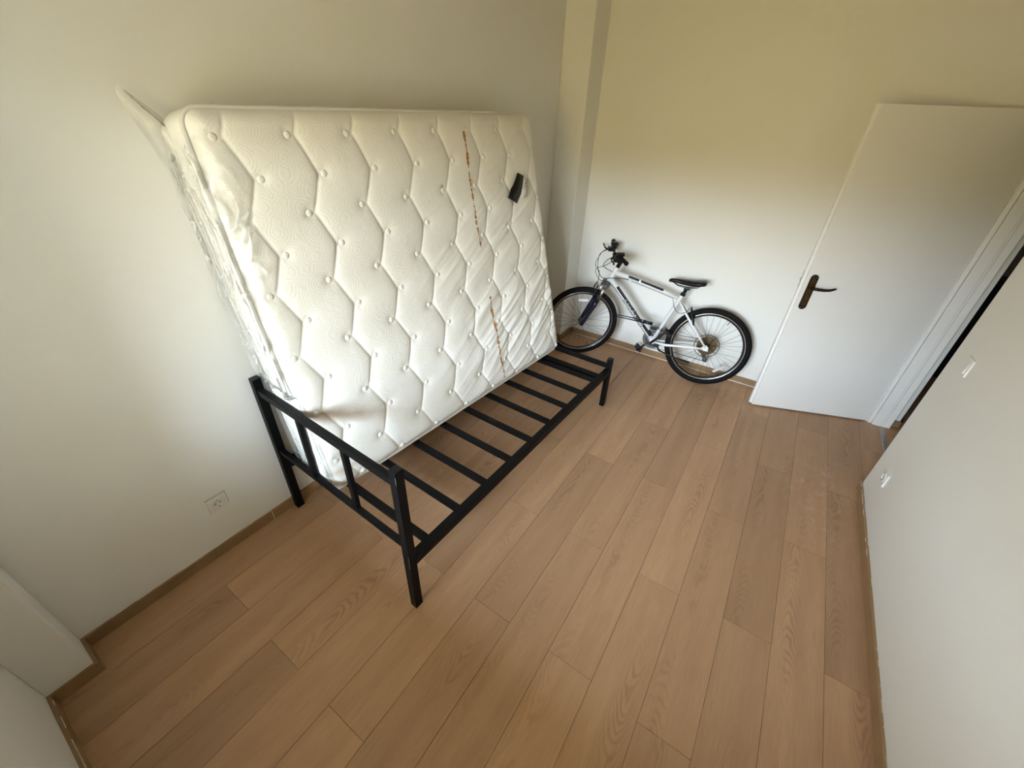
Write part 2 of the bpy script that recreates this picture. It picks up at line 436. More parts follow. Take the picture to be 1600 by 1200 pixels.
# ------------------------------------------------------------------ sockets and switch
def socket(name, M4, label, depth):
    r = empty(name, M4); tag(r, label, 'socket')       # local x right, y out of the wall, z up
    d = depth
    MB().box((-.042, 0, -.042), (.042, d, .042), .003).build('cover_plate', M['plastic_white'], r)
    MB().lathe([(.031, d), (.031, d+.003), (.028, d+.004), (.0215, d+.004), (.0205, d+.0006), (.0, d+.0006)], (0,0,0), 'y', 24).build('socket_ring', M['plastic_white'], r)
    for s_ in (-1, 1):
        MB().tube([(s_*.0095, d+.0004, 0), (s_*.0095, d+.0012, 0)], .003, 10).build('pin_hole', M['dark'], r)
        MB().box((-.003, d, s_*.0195-.0015), (.003, d+.0035, s_*.0195+.0015)).build('earth_clip', M['grey'], r)
    return r
def onwall(p, xdir, out):
    x = Vector(xdir); y = Vector(out)
    return Matrix(((x.x, y.x, 0, p[0]), (x.y, y.y, 0, p[1]), (0, 0, 1, p[2]), (0, 0, 0, 1)))
so = socket('wall_socket', onwall((0, -.275, .301), (0, -1, 0), (1, 0, 0)), 'white wall socket low on the wall left of the bed', .004)
for q in range(2):   # paint cracks along the plate rim
    pass
MB().box((-.0445, .0002, .0425), (.0445, .0012, .0437)).build('rim_gap', M['dark'], so)
MB().box((-.0437, .0002, -.03), (-.0424, .0012, .0437)).build('rim_gap', M['dark'], so)
socket('wall_socket', onwall((XR, 1.905, .290), (0, 1, 0), (-1, 0, 0)), 'white wall socket low on the wall by the doorway', .011)
sw = empty('light_switch', onwall((XR, 1.915, 1.005), (0, 1, 0), (-1, 0, 0))); tag(sw, 'white light switch on the wall above the socket by the doorway', 'switch')
MB().box((-.042, 0, -.042), (.042, .009, .042), .003).build('cover_plate', M['plastic_white'], sw)
rk = MB(); rk.prism([(-.030, .009), (.030, .009), (.030, .0095), (-.030, .0095)], 'z', -.03, .03)
rk.add([(-.030, .0095, -.03), (.030, .0095, -.03), (.030, .0095, .03), (-.030, .0095, .03), (-.030, .016, -.03), (.030, .016, -.03)], [(0,1,5,4), (4,5,2,3), (0,4,3), (1,2,5)])
rk.build('rocker', M['plastic_white'], sw)

# ------------------------------------------------------------------ bed frame
rb = -.033
BM = Matrix.Translation((.9984, 0, 0)) @ Matrix.Rotation(rb, 4, 'Z')
bed = empty('bed_frame', BM); tag(bed, 'black metal single bed frame with bare slats along the left wall', 'bed')
px, py = .036, .039; XL = -.984; LF = 1.986; HH = .852; HF = .420
def bpart(nm, a, b, bev=.0025, lab=None):
    o = MB().box(a, b, bev).build(nm, M['steel'], bed)
    if lab: o['label'] = lab
    return o
for (x_, y_, h_) in ((-px, 0, HH), (XL, 0, HH), (-px, LF, HF), (XL, LF, HF)):
    p_ = bpart('post', (x_, y_, 0), (x_+px, y_+py, h_-.002))
    MB().box((x_+.0005, y_+.0005, h_-.002), (x_+px-.0005, y_+py-.0005, h_+.001), .0012).build('end_cap', M['bike_black'], p_)
    if x_ > -.1 and y_ == 0:
        MB().box((-.0012, -.0004, .30), (.0004, .0008, .385)).build('paint_scuff', M['scuff'], p_)
        MB().box((-.0012, -.0004, .80), (.0004, .0008, .835)).build('paint_scuff', M['scuff'], p_)
bpart('head_rail', (XL+px, .006, .768), (-px, .032, .802))
bpart('head_rail', (XL+px, .008, .405), (-px, .032, .431))
for xs in (-.338, -.655): bpart('spindle', (xs-.012, .009, .431), (xs+.012, .031, .768))
for x_ in (-.041, XL): bpart('side_rail', (x_, py, .294), (x_+.041, LF, .340))
for i, y_ in enumerate((.138, .347, .555, .770, .976, 1.186, 1.398, 1.603, 1.805)):
    bpart('slat', (XL+.041, y_-.0175, .308), (-.041, y_+.0175, .330), .002)
bpart('end_bar', (XL+.041, 1.862, .300), (-.041, 1.898, .330))
bpart('foot_rail', (XL+px, LF+.006, .340), (-px, LF+.032, .372))

# ------------------------------------------------------------------ mattress wrapped in plastic
L, H, T = 1.95, 1.56, .250
cBL, cTL, cTR, cBR = map(np.array, [(.457, .060, .346), (.214, .052, 1.886), (.25, 2.006, 1.918), (.632, 1.996, .390)])
def front_pt(s, t):
    """s, t in metres (arrays); returns points and unit normals of the front sheet"""
    a = (s/L)[..., None]; b = (t/H)[..., None]
    p = (cBL*(1-a)+cBR*a)*(1-b) + (cTL*(1-a)+cTR*a)*b
    ds = (cBR-cBL)*(1-b) + (cTR-cTL)*b; dt = (cTL-cBL)*(1-a) + (cTR-cBR)*a
    n = np.cross(ds, dt); n /= np.linalg.norm(n, axis=-1, keepdims=True)
    if n[..., 0].mean() < 0: n = -n
    return p, n
def bow(s, t):
    a = s/L; b = np.clip(t/H, 0, 1)
    return -.050*(1-a)*np.sin(np.pi*b)**1.2*(.3+.7*b) - .012*np.sin(np.pi*np.clip(a, 0, 1))*np.sin(np.pi*b)
TR0, TRS = 1.481, .1318
def zig(t):
    k = (TR0 - t)/TRS
    tri = 1 - np.abs((k % 2) - 1)        # 0 at even rows, 1 at odd rows
    return .332 + .058*tri
def vnoise(x, y, seed):
    """smooth value noise, vectorised"""
    rs = np.random.RandomState(seed); G = rs.rand(256, 256)
    xi = np.floor(x).astype(int); yi = np.floor(y).astype(int); fx = x-xi; fy = y-yi
    fx = fx*fx*(3-2*fx); fy = fy*fy*(3-2*fy)
    g = lambda i, j: G[i % 256, j % 256]
    return (g(xi,yi)*(1-fx)+g(xi+1,yi)*fx)*(1-fy) + (g(xi,yi+1)*(1-fx)+g(xi+1,yi+1)*fx)*fy
buttons = []
for r_ in range(0, 12):
    for c_ in range(-2, 8):
        bs, bt = (.305 if r_ % 2 == 0 else .413) + .2495*c_, TR0 - TRS*r_
        if .03 < bs < L-.03 and .03 < bt < H-.03: buttons.append((bs, bt))
def folds(s, t):
    """loose diagonal folds of fabric and film, strongest low on the right"""
    u = s*.48 - t*.88; v = s*.88 + t*.48
    w = np.clip((s-.55)/.9, 0, 1) * np.clip((1.35-t)/.9, .15, 1)
    n1 = vnoise(u*13 + 1.2*vnoise(u*3, v*2, 5), v*1.5+3, 11); n2 = vnoise(u*27+9, v*2.3+1, 12)
    r1 = 1-np.abs(2*n1-1); r2 = 1-np.abs(2*n2-1)
    return w*(.011*r1**2.2 + .005*r2**2)
def quilt(s, t):
    d = (s - zig(t) + .125) % .2495 - .125
    d = np.abs(d)*.92
    h = .0085*(1-np.exp(-d/.030)) - .0032*np.exp(-(d/.0045)**2)
    bd = np.full(s.shape, 9.)
    for bs, bt in buttons: bd = np.minimum(bd, (s-bs)**2+(t-bt)**2)
    h = h - .006*np.exp(-bd/.020**2) - .0035*np.exp(-bd/.045**2)
    ed = np.minimum(np.minimum(s, L-s), np.minimum(t, H-t))
    h = h*np.clip(ed/.04, 0, 1)
    return h + .030*(1-np.exp(-np.clip(ed, 0, 1)/.028)) - .030
def roundcorner(s, t, r=.052):
    s = s.copy(); t = t.copy()
    for cs, sg in ((r, -1), (L-r, 1)):
        for ct, tg in ((r, -1), (H-r, 1)):
            a = (s-cs)*sg; b = (t-ct)*tg
            mk = (a > 0) & (b > 0)
            k = np.where(mk, np.maximum(a, b)/np.maximum(np.hypot(a, b), 1e-9), 1)
            s = np.where(mk, cs+sg*a*k, s); t = np.where(mk, ct+tg*b*k, t)
    return s, t
NS, NT_ = 330, 264
gs, gt_ = np.meshgrid(np.linspace(0, L, NS), np.linspace(0, H, NT_), indexing='ij')
hq = quilt(gs, gt_) + folds(gs, gt_)*np.clip(np.minimum(np.minimum(gs, L-gs), np.minimum(gt_, H-gt_))/.05, 0, 1)
rs_, rt_ = roundcorner(gs, gt_)
P0, N0 = front_pt(rs_, rt_)
Pf = P0 + N0*(hq + bow(rs_, rt_))[..., None]
def grid_faces(a, b, off=0):
    i, j = np.meshgrid(np.arange(a-1), np.arange(b-1), indexing='ij'); q = (i*b+j+off).ravel()
    return np.stack([q, q+b, q+b+1, q+1], 1)
def ringidx():
    R = [(i, 0) for i in range(NS)] + [(NS-1, j) for j in range(1, NT_)] + [(i, NT_-1) for i in range(NS-2, -1, -1)] + [(0, j) for j in range(NT_-2, 0, -1)]
    return np.array(R)
RI = ringidx()
rsr, rtr = rs_[RI[:,0], RI[:,1]], rt_[RI[:,0], RI[:,1]]
cen = np.array([L/2, H/2])
def side_ring(depth, out):
    """ring at a depth behind the front sheet, pushed out in the sheet's plane"""
    tx = np.gradient(np.concatenate([rsr[-2:], rsr, rsr[:2]]))[2:-2]; ty = np.gradient(np.concatenate([rtr[-2:], rtr, rtr[:2]]))[2:-2]
    nl = np.hypot(tx, ty)+1e-9; ox, oy = ty/nl, -tx/nl
    s2, t2 = rsr+ox*out, rtr+oy*out
    p, n = front_pt(s2, t2)
    return p + n*(bow(rsr, rtr)*(1-depth/T*.15) - depth)[:, None]
verts = [Pf.reshape(-1, 3)]; faces = [grid_faces(NS, NT_)]
prev = RI[:,0]*NT_ + RI[:,1]; nr = len(RI)
for dpt, out in ((.034, .002), (.045, .006), (.09, .012), (.165, .013), (.215, .008), (.235, .002), (T, -.010)):
    o = sum(len(v) for v in verts); ring = side_ring(dpt, out); verts.append(ring)
    cur = np.arange(nr)+o; faces.append(np.stack([prev, cur, np.roll(cur, -1), np.roll(prev, -1)], 1)); prev = cur
ctr = sum(len(v) for v in verts); verts.append(verts[-1].mean(0)[None])
F = [tuple(f) for a in faces for f in a.tolist()] + [(int(prev[i]), ctr, int(prev[(i+1) % nr])) for i in range(nr)]
V = np.concatenate(verts)
# soft mattress gives way where wall, slats, headboard and foot rail press on it
def yield_to(V, gap=.0):
    x, y, z = V[..., 0], V[..., 1], V[..., 2]
    V[..., 0] = x = np.maximum(x, .006+gap)
    dy = .033*(.9984-x)
    yh = .0395 + dy + gap
    V[..., 1] = y = np.where((z < .87) & (y < yh), yh, y)
    zr = np.where(y > 1.95+dy, .3745, .3325) + gap
    V[..., 2] = np.maximum(z, zr)
    return V
V = yield_to(V)
o0 = Vector((.40, 1.0, .337))
def np_mesh(name, V, F, smooth=True):
    me = bpy.data.meshes.new(name); me.from_pydata((np.asarray(V)-np.array(o0)).tolist(), [], F); me.update()
    if smooth: me.polygons.foreach_set('use_smooth', [True]*len(me.polygons))
    return me
mat_root = empty('mattress', Matrix.Translation(o0))
tag(mat_root, 'white quilted mattress in clear plastic wrap, leaning on its side against the wall', 'mattress')
me = np_mesh('mattress_body', V, F)
uvd = np.zeros((len(V), 2)); uvd[:NS*NT_, 0] = rs_.ravel(); uvd[:NS*NT_, 1] = rt_.ravel(); uvd[NS*NT_:] = (-5, -5)
uvl = me.uv_layers.new(name='sheet'); li = np.zeros(len(me.loops), int); me.loops.foreach_get('vertex_index', li)
uvl.data.foreach_set('uv', uvd[li].ravel())
def mattress_mat():
    t = NT('quilted_fabric'); u = t.n('UVMap'); u.uv_map = 'sheet'; uv = u.outputs[0]
    sp = t.n('SeparateXYZ'); t.l(uv, sp.inputs[0]); X, Y = sp.outputs[0], sp.outputs[1]
    base = (.90, .885, .83, 1)
    # woven swirl relief
    vo = t.n('TexVoronoi'); t.l(uv, vo.inputs['Vector']); vo.inputs['Scale'].default_value = 13; vo.inputs['Randomness'].default_value = .9
    dist = t.math('ADD', vo.outputs['Distance'], t.math('MULTIPLY', t.noise(uv, 9, 2), .25))
    sw_ = t.math('SINE', t.math('MULTIPLY', dist, 46.0))
    fine = t.noise(uv, 420, 2)
    h = t.math('ADD', t.math('MULTIPLY', sw_, .5), t.math('MULTIPLY', fine, .5))
    # rust-coloured line of dried glue
    wob = t.math('MULTIPLY', t.math('SUBTRACT', t.noise(t.mapv(uv, (0, 6, 0)), 1.0, 3), .5), .018)
    dx = t.math('ABSOLUTE', t.math('SUBTRACT', t.math('ADD', X, wob), 1.265))
    nb = t.noise(t.mapv(uv, (2, 14, 0)), 3.0, 4, .65)
    wdt = t.math('MULTIPLY_ADD', nb, .050, -.0185)
    ln = t.math('MULTIPLY', t.math('SUBTRACT', wdt, dx), 700.0, clamp=True)
    g1 = t.math('MULTIPLY', t.math('GREATER_THAN', Y, .885), t.math('LESS_THAN', Y, 1.475))
    g2 = t.math('MULTIPLY', t.math('GREATER_THAN', Y, .045), t.math('LESS_THAN', Y, .60))
    ln = t.math('MULTIPLY', ln, t.math('ADD', g1, g2))
    rust = t.mix(t.noise(uv, 60, 3), (.30, .075, .018, 1), (.62, .30, .07, 1))
    c = t.mix(t.noise(uv, 4, 3), base, (.88, .86, .81, 1))
    # soft brown patches near the lower left corner
    def brown_patch(x0, y0, k, wx, wy, amt, c):
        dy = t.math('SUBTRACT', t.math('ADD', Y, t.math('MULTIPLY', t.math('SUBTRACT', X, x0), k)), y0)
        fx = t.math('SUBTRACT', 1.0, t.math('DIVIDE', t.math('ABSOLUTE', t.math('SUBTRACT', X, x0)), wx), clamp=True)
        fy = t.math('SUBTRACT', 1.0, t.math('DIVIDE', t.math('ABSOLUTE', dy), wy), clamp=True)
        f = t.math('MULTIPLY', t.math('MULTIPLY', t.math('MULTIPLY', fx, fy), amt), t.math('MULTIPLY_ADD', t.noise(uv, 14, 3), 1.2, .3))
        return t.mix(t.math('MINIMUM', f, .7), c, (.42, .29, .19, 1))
    c = brown_patch(.10, .395, .45, .42, .055, .95, c)
    c = brown_patch(.07, .105, .10, .14, .035, .8, c)
    d0 = t.math('ADD', t.math('POWER', t.math('SUBTRACT', X, 1.05), 2.0), t.math('POWER', t.math('SUBTRACT', Y, 1.235), 2.0))
    c = t.mix(t.math('MULTIPLY', t.math('LESS_THAN', d0, .00012), .55), c, (.25, .23, .2, 1))
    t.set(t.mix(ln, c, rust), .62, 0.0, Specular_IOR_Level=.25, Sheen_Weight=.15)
    t.bump(h, .14, .002); return t.m
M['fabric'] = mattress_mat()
M['piping'] = plain('piping_fabric', (.76, .745, .70, 1), .6, var=.04, sc=120)
M['button'] = plain('button_fabric', (.89, .87, .82, 1), .65, var=.03, sc=120)
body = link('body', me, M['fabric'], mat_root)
# piping round the front and the back edges
for dpt, out, rr_ in ((.036, .007, .0075), (.236, .004, .007)):
    ring = yield_to(side_ring(dpt, out), rr_+.001)
    MB().tube((ring[::3]-np.array(o0)).tolist(), rr_, 8, closed=True).build('piping', M['piping'], mat_root)
# tufting buttons
bme = MB().lathe([(.0, .0036), (.006, .0034), (.0105, .0022), (.013, 0), (.0128, -.004)], (0,0,0), 'z', 14).mesh('button'); bme.materials.append(M['button'])
for bs, bt in buttons:
    s1, t1 = np.array([bs]), np.array([bt]); p, n = front_pt(s1, t1)
    q = p[0] + n[0]*((quilt(s1, t1)+folds(s1, t1)+bow(s1, t1))[0] + .004) - np.array(o0)
    o = link('button', bme, None, mat_root); o.location = q.tolist()
    o.rotation_mode = 'QUATERNION'; o.rotation_quaternion = Vector((0,0,1)).rotation_difference(Vector(n[0].tolist()))
# dark care tag under the film
def sheet_pt(s, t, lift):
    s1, t1 = np.array([s]), np.array([t]); p, n = front_pt(s1, t1)
    return (p[0] + n[0]*((quilt(s1, t1)+folds(s1, t1)+bow(s1, t1))[0]+lift) - np.array(o0)).tolist()
def card(name, quad, lift, mat, nseg=6, parent=None, thick=.0015):
    v = []; f = []
    q = [np.array(a) for a in quad]
    for side in (0, thick):
        for i in range(nseg+1):
            for j in range(3):
                a, b = i/nseg, j/2
                s, t = (q[0]*(1-a)+q[3]*a)*(1-b) + (q[1]*(1-a)+q[2]*a)*b
                v.append(sheet_pt(s, t, lift+side+.006*math.sin(math.pi*a)))
    n1 = 3*(nseg+1)
    for i in range(nseg):
        for j in range(2):
            a = i*3+j; f.append((a, a+1, a+4, a+3)); f.append((n1+a, n1+a+3, n1+a+4, n1+a+1))
        f.append((i*3, i*3+3, n1+i*3+3, n1+i*3)); f.append((i*3+2, n1+i*3+2, n1+i*3+5, i*3+5))
    f.append((0, n1, n1+1, 1)); f.append((1, n1+1, n1+2, 2)); e_ = nseg*3
    f.append((e_, e_+1, n1+e_+1, n1+e_)); f.append((e_+1, e_+2, n1+e_+2, n1+e_+1))
    b = MB(); b.add(v, f, True); return b.build(name, mat, parent or mat_root)
ct = card('care_tag', [(1.685, 1.245), (1.745, 1.222), (1.655, 1.075), (1.56, 1.120)], .012, M['bike_black'])
ct['label'] = 'black care tag'
card('paper_tag', [(1.745, 1.232), (1.80, 1.19), (1.755, 1.10), (1.685, 1.098)], .008, M['plastic_white'])
# printed squiggles on the paper tag
sq = MB()
for k in range(3):
    sq.tube([sheet_pt(1.765-.012*k+.02*math.sin(i*1.3+k), 1.205-.018*k-.006*i, .0155) for i in range(6)], .0012, 5)
sq.build('tag_print', M['grey'], mat_root)

# clear plastic film
def film_mat():
    t = NT('clear_film'); t.t.nodes.remove(t.b)
    co = t.n('TexCoord').outputs['Object']; u = t.n('UVMap'); u.uv_map = 'film'
    sp = t.n('SeparateXYZ'); t.l(u.outputs[0], sp.inputs[0])
    fade = sp.outputs[0]                       # 1 where the film stands loose, 0 where it clings
    tr = t.n('BsdfTransparent'); tr.inputs[0].default_value = (.985, .985, .98, 1)
    gl = t.n('BsdfGlossy'); gl.inputs['Roughness'].default_value = .13
    df = t.n('BsdfDiffuse'); df.inputs[0].default_value = (.93, .93, .92, 1)
    bp = t.n('Bump'); bp.inputs['Strength'].default_value = .45; bp.inputs['Distance'].default_value = .003
    cre = t.math('ABSOLUTE', t.math('SUBTRACT', t.noise(co, 15, 4, .6, .8), .5))
    t.l(t.math('ADD', t.math('MULTIPLY', cre, -1.6), t.noise(co, 60, 2)), bp.inputs['Height']); t.l(bp.outputs[0], gl.inputs['Normal'])
    fr = t.n('Fresnel'); fr.inputs['IOR'].default_value = 1.4; t.l(bp.outputs[0], fr.inputs['Normal'])
    m1 = t.n('MixShader'); t.l(t.math('ADD', t.math('MULTIPLY', fade, .15), t.math('MULTIPLY', sp.outputs[1], .8), clamp=True), m1.inputs[0]); t.l(tr.outputs[0], m1.inputs[1]); t.l(df.outputs[0], m1.inputs[2])
    m2 = t.n('MixShader'); t.l(t.math('MULTIPLY', t.math('MULTIPLY', fr.outputs[0], fade), 1.05, clamp=True), m2.inputs[0]); t.l(m1.outputs[0], m2.inputs[1]); t.l(gl.outputs[0], m2.inputs[2])
    t.l(m2.outputs[0], t.o.inputs[0]); return t.m
def film_uv(me_, f, cr=None):
    q = np.zeros(len(me_.loops), int); me_.loops.foreach_get('vertex_index', q)
    f = np.asarray(f).ravel(); w = np.stack([f, f*0 if cr is None else np.asarray(cr).ravel()], 1)
    me_.uv_layers.new(name='film').data.foreach_set('uv', w[q].ravel())
M['film'] = film_mat()
# film over the left side face, folded round onto the front, crumpled; (e = arc across: side then front, z along)
NA, NZ = 130, 330
fa, fz = np.meshgrid(np.linspace(0, 1, NA), np.linspace(0, 1, NZ), indexing='ij')
arc = fa*.50                                     # 0..0.215 side face, then the front
tz = -.010 + fz*(H-.048)
sidew = T
crumple = np.clip(np.minimum(fz, 1-fz)/.05, 0, 1)*.011*(1-np.abs(2*vnoise(fa*9+vnoise(fz*9, fa*2, 3)*1.5, fz*13, 21)-1))**3 + .004*vnoise(fa*20, fz*60, 22)
onside = arc < sidew
loose = np.exp(-((arc-sidew-.035)/.05)**2)*np.exp(-((tz-1.20)/.20)**2)
rdg = 1-np.abs(2*vnoise(fa*17+2.5*vnoise(fa*8, fz*13, 6), fz*19+1.5*vnoise(fa*11, fz*9, 8), 23)-1)
crumple = crumple + loose*.005*rdg**3
crease = np.clip(loose*1.3, 0, 1)*np.clip((rdg-.80)/.2, 0, 1) + np.where(onside, .55, .0)*np.clip((rdg-.90)/.1, 0, 1)*np.clip(np.minimum(fz, 1-fz)/.08, 0, 1)
s_f = np.clip(arc-sidew, .0, 1)
s_e, t_e = s_f, np.clip(tz, 0, H)
p, n = front_pt(s_e, t_e)
a1 = front_pt(np.zeros_like(tz), t_e)[0]; a2 = front_pt(np.full_like(tz, .05), t_e)[0]
outd = (a1-a2); outd /= np.linalg.norm(outd, axis=-1, keepdims=True)
dep = np.where(onside, (sidew-arc)*(1+.20*(1-fz)), 0.0)
fronth = np.where(onside, 0, (quilt(s_f, t_e)+.004+folds(s_f, t_e)))
corner = np.exp(-((arc-sidew)/.03)**2)
lift_n = np.where(onside, -dep-.02*np.clip(1-dep/.05, 0, 1)*0, fronth) + bow(s_e, t_e)
fade = np.clip((1-fa)/.25, 0, 1)
off_n = np.where(onside, 0, crumple*fade+.002) + .004*corner
off_o = np.where(onside, .016+crumple*1.1, 0) + .012*corner
PF = p + n*(lift_n+off_n)[..., None] + outd*off_o[..., None]
PF = yield_to(PF, .0004)
fme = np_mesh('plastic_wrap', PF.reshape(-1, 3), [tuple(f) for f in grid_faces(NA, NZ).tolist()])
film_uv(fme, np.clip((1-fz)/.06, 0, 1)*np.where(onside, 1.0, np.clip(1-(arc-sidew)/.13, 0, 1)*(.22+.25*vnoise(fa*6, fz*7, 41))), crease)
fo = link('plastic_wrap', fme, M['film'], mat_root); fo['label'] = 'crumpled clear plastic film'
# loose corner of the film standing up at the top left
NA2, NB2 = 26, 34
ca, cb = np.meshgrid(np.linspace(0, 1, NA2), np.linspace(0, 1, NB2), indexing='ij')
A0 = np.array([.012, .015, 1.60]); A1 = np.array([.012, .22, 1.895]); A2 = np.array([.12, .035, 1.62]); A3 = np.array([.17, .17, 1.905]); TIP = np.array([.02, -.052, 1.990])
base_ = (A0*(1-ca)[..., None]+A1*ca[..., None])*(1-cb)[..., None] + (A2*(1-ca)[..., None]+A3*ca[..., None])*cb[..., None]
pull = (np.exp(-((ca-.38)/.16)**2)*(1-cb)**1.3)[..., None]
mid = (A0+A1)/2*0 + np.array([.012, .076, 1.774])
base_ = base_ + (TIP-mid)*pull
cr = (.010*(vnoise(ca*7, cb*6, 31)-.5)+.003*(vnoise(ca*16, cb*14, 32)-.5))[..., None]
base_ = base_ + cr*np.array([.5, -.6, .6]); base_[..., 0] = np.maximum(base_[..., 0], .003)
cme = np_mesh('film_corner', base_.reshape(-1, 3), [tuple(f) for f in grid_faces(NA2, NB2).tolist()])
film_uv(cme, np.clip(ca/.25, 0, 1)*np.clip((1-ca)/.15, 0, 1)*np.clip((1-cb)/.2, 0, 1))
link('film_corner', cme, M['film'], mat_root)

# ------------------------------------------------------------------ bicycle
Fc = Vector((.5396, 2.6391, 0)); Qc = Vector((1.5815, 2.8128, 0))
d_ = (Fc-Qc).normalized(); nh_ = Vector((-d_.y, d_.x, 0))
if nh_.y < 0: nh_ = -nh_
tilt = .1228
w_ = math.cos(tilt)*Vector((0,0,1)) + math.sin(tilt)*nh_
n_ = d_.cross(w_)
KM = Matrix(((d_.x, -n_.x, w_.x, Qc.x), (d_.y, -n_.y, w_.y, Qc.y), (d_.z, -n_.z, w_.z, Qc.z), (0,0,0,1)))
bike = empty('bicycle', KM); tag(bike, 'white mountain bike with black tires leaning against the back wall', 'bicycle')
WR = .3333; HUBR = Vector((0, 0, WR)); BB = Vector((.437, 0, .292))
SEAT = Vector((.300, 0, .705)); HT = Vector((.862, 0, .852)); HB = Vector((.908, 0, .735))
AX = (HT-HB).normalized()
STEER = math.radians(24)
SM = Matrix.Translation(HB) @ Matrix.Rotation(STEER, 4, AX) @ Matrix.Translation(-HB)
P3 = lambda x, y, z: Vector((x, y, z))
# frame
fr = MB()
fr.tube([HB-AX*.008, HB+AX*.02, HT-AX*.02, HT+AX*.008], [.021, .0185, .0185, .021], 14)
fr.tube([P3(.875, 0, .812), P3(.75, 0, .793), P3(.45, 0, .728), P3(.312, 0, .690)], [.021, .019, .0165, .0155], 14)
DT0, DT1 = P3(.893, 0, .752), BB+P3(.0, 0, .0)
fr.tube([DT0+P3(.012, 0, .012), DT0.lerp(DT1, .3), DT1], [.0225, .0225, .021], 16)
fr.tube([BB, SEAT, SEAT+(SEAT-BB).normalized()*.022], [.0165, .0165, .0165], 14)
fr.tube([BB+P3(0, -.036, 0), BB+P3(0, .036, 0)], .021, 14)
for s_ in (-1, 1):
    fr.tube([BB+P3(-.01, s_*.025, -.004), P3(.32, s_*.047, .292), P3(.12, s_*.062, .322), P3(.03, s_*.066, .331)], [.011, .0115, .0095, .008], 10)
    fr.tube([P3(.305, s_*.013, .675), P3(.255, s_*.036, .615), P3(.13, s_*.055, .475), P3(.012, s_*.066, .345)], [.0095, .0095, .009, .0085], 10)
    fr.prism([(-.014, .318), (.018, .318), (.045, .325), (.045, .340), (.022, .362), (.008, .366), (-.010, .35)], 'y', s_*.066-.003, s_*.066+.003)
frame = fr.build('frame', M['bike_white'], bike); frame['label'] = 'white frame'
def patch(name, a, b, r, a0, a1, mat, w0=None):
    """a strip lying on the near side of a tube from a to b between two angles"""
    t = (b-a).normalized(); yv = Vector((0,1,0)); u = yv.cross(t).normalized()
    mb = MB(); v = []; f = []; K = 8
    for i in range(2):
        for k in range(K+1):
            an = a0+(a1-a0)*k/K
            for rr in (r-.001, r+.0007):
                v.append((a if i == 0 else b) + (yv*math.cos(an)+u*math.sin(an))*rr)
    n1 = 2*(K+1)
    for k in range(K):
        f.append((2*k+1, 2*k+3, n1+2*k+3, n1+2*k+1)); f.append((2*k, n1+2*k, n1+2*k+2, 2*k+2))
    f += [(0, 1, n1+1, n1), (2*K, n1+2*K, n1+2*K+1, 2*K+1)]
    f += [tuple([2*k for k in range(K+1)]+[2*k+1 for k in range(K, -1, -1)]), tuple([n1+2*k+1 for k in range(K+1)]+[n1+2*k for k in range(K, -1, -1)])]
    mb.add(v, f, True); return mb.build(name, mat, frame)
sA, sB = DT0.lerp(DT1, .13), DT0.lerp(DT1, .93)
patch('down_tube_stripe', sA, sB, .0226, .12, 1.3, M['stripe'])
tA, tB = P3(.75, 0, .793), P3(.45, 0, .728)
patch('top_tube_stripe', tA, tA.lerp(tB, .3), .0190, -.2, 1.1, M['navy'])
patch('top_tube_stripe', tA.lerp(tB, .36), tB, .0188, .1, .9, M['stripe'])
patch('top_tube_stripe', tA.lerp(tB, .36), tB, .0188, 1.05, 1.3, M['navy'])
# lettering on the down tube
def lettering(name, text, size, origin, udir, updir, ndir, mat, parent, shear=.25, space=1.0, off=.0006):
    c = bpy.data.curves.new(name, 'FONT'); c.body = text; c.size = size; c.shear = shear; c.extrude = .0004; c.space_character = space
    c.align_x = 'CENTER'; c.align_y = 'CENTER'; c.offset = off
    o = bpy.data.objects.new(name+'_tmp', c); COL.objects.link(o)
    bpy.context.view_layer.update()
    dg = bpy.context.evaluated_depsgraph_get()
    me_ = bpy.data.meshes.new_from_object(o.evaluated_get(dg)); COL.objects.unlink(o); bpy.data.objects.remove(o)
    R_ = Matrix(((udir.x, updir.x, ndir.x, origin.x), (udir.y, updir.y, ndir.y, origin.y), (udir.z, updir.z, ndir.z, origin.z), (0,0,0,1)))
    me_.transform(R_); me_.materials.clear(); me_.name = name
    return link(name, me_, mat, parent)
ud = (DT1-DT0).normalized(); nd = Vector((0, 1, 0)); upd = nd.cross(ud).normalized()
lettering('lettering_outline', 'SALCANO', .047, DT0.lerp(DT1, .53)+nd*.0235+upd*-.002, ud, upd, nd, M['bike_black'], frame, .3, 1.42, .0030)
lt = lettering('lettering', 'SALCANO', .047, DT0.lerp(DT1, .53)+nd*.0244+upd*-.002, ud, upd, nd, M['bike_white'], frame, .3, 1.42, -.0006)
lt['label'] = 'white lettering SALCANO on the dark stripe'
ud2 = (tB-tA).normalized(); upd2 = nd.cross(ud2).normalized()
lettering('lettering', 'SALCANO', .018, tA.lerp(tB, .15)+nd*.0202+upd2*(-.004), ud2, upd2, nd, M['bike_white'], frame, .2)
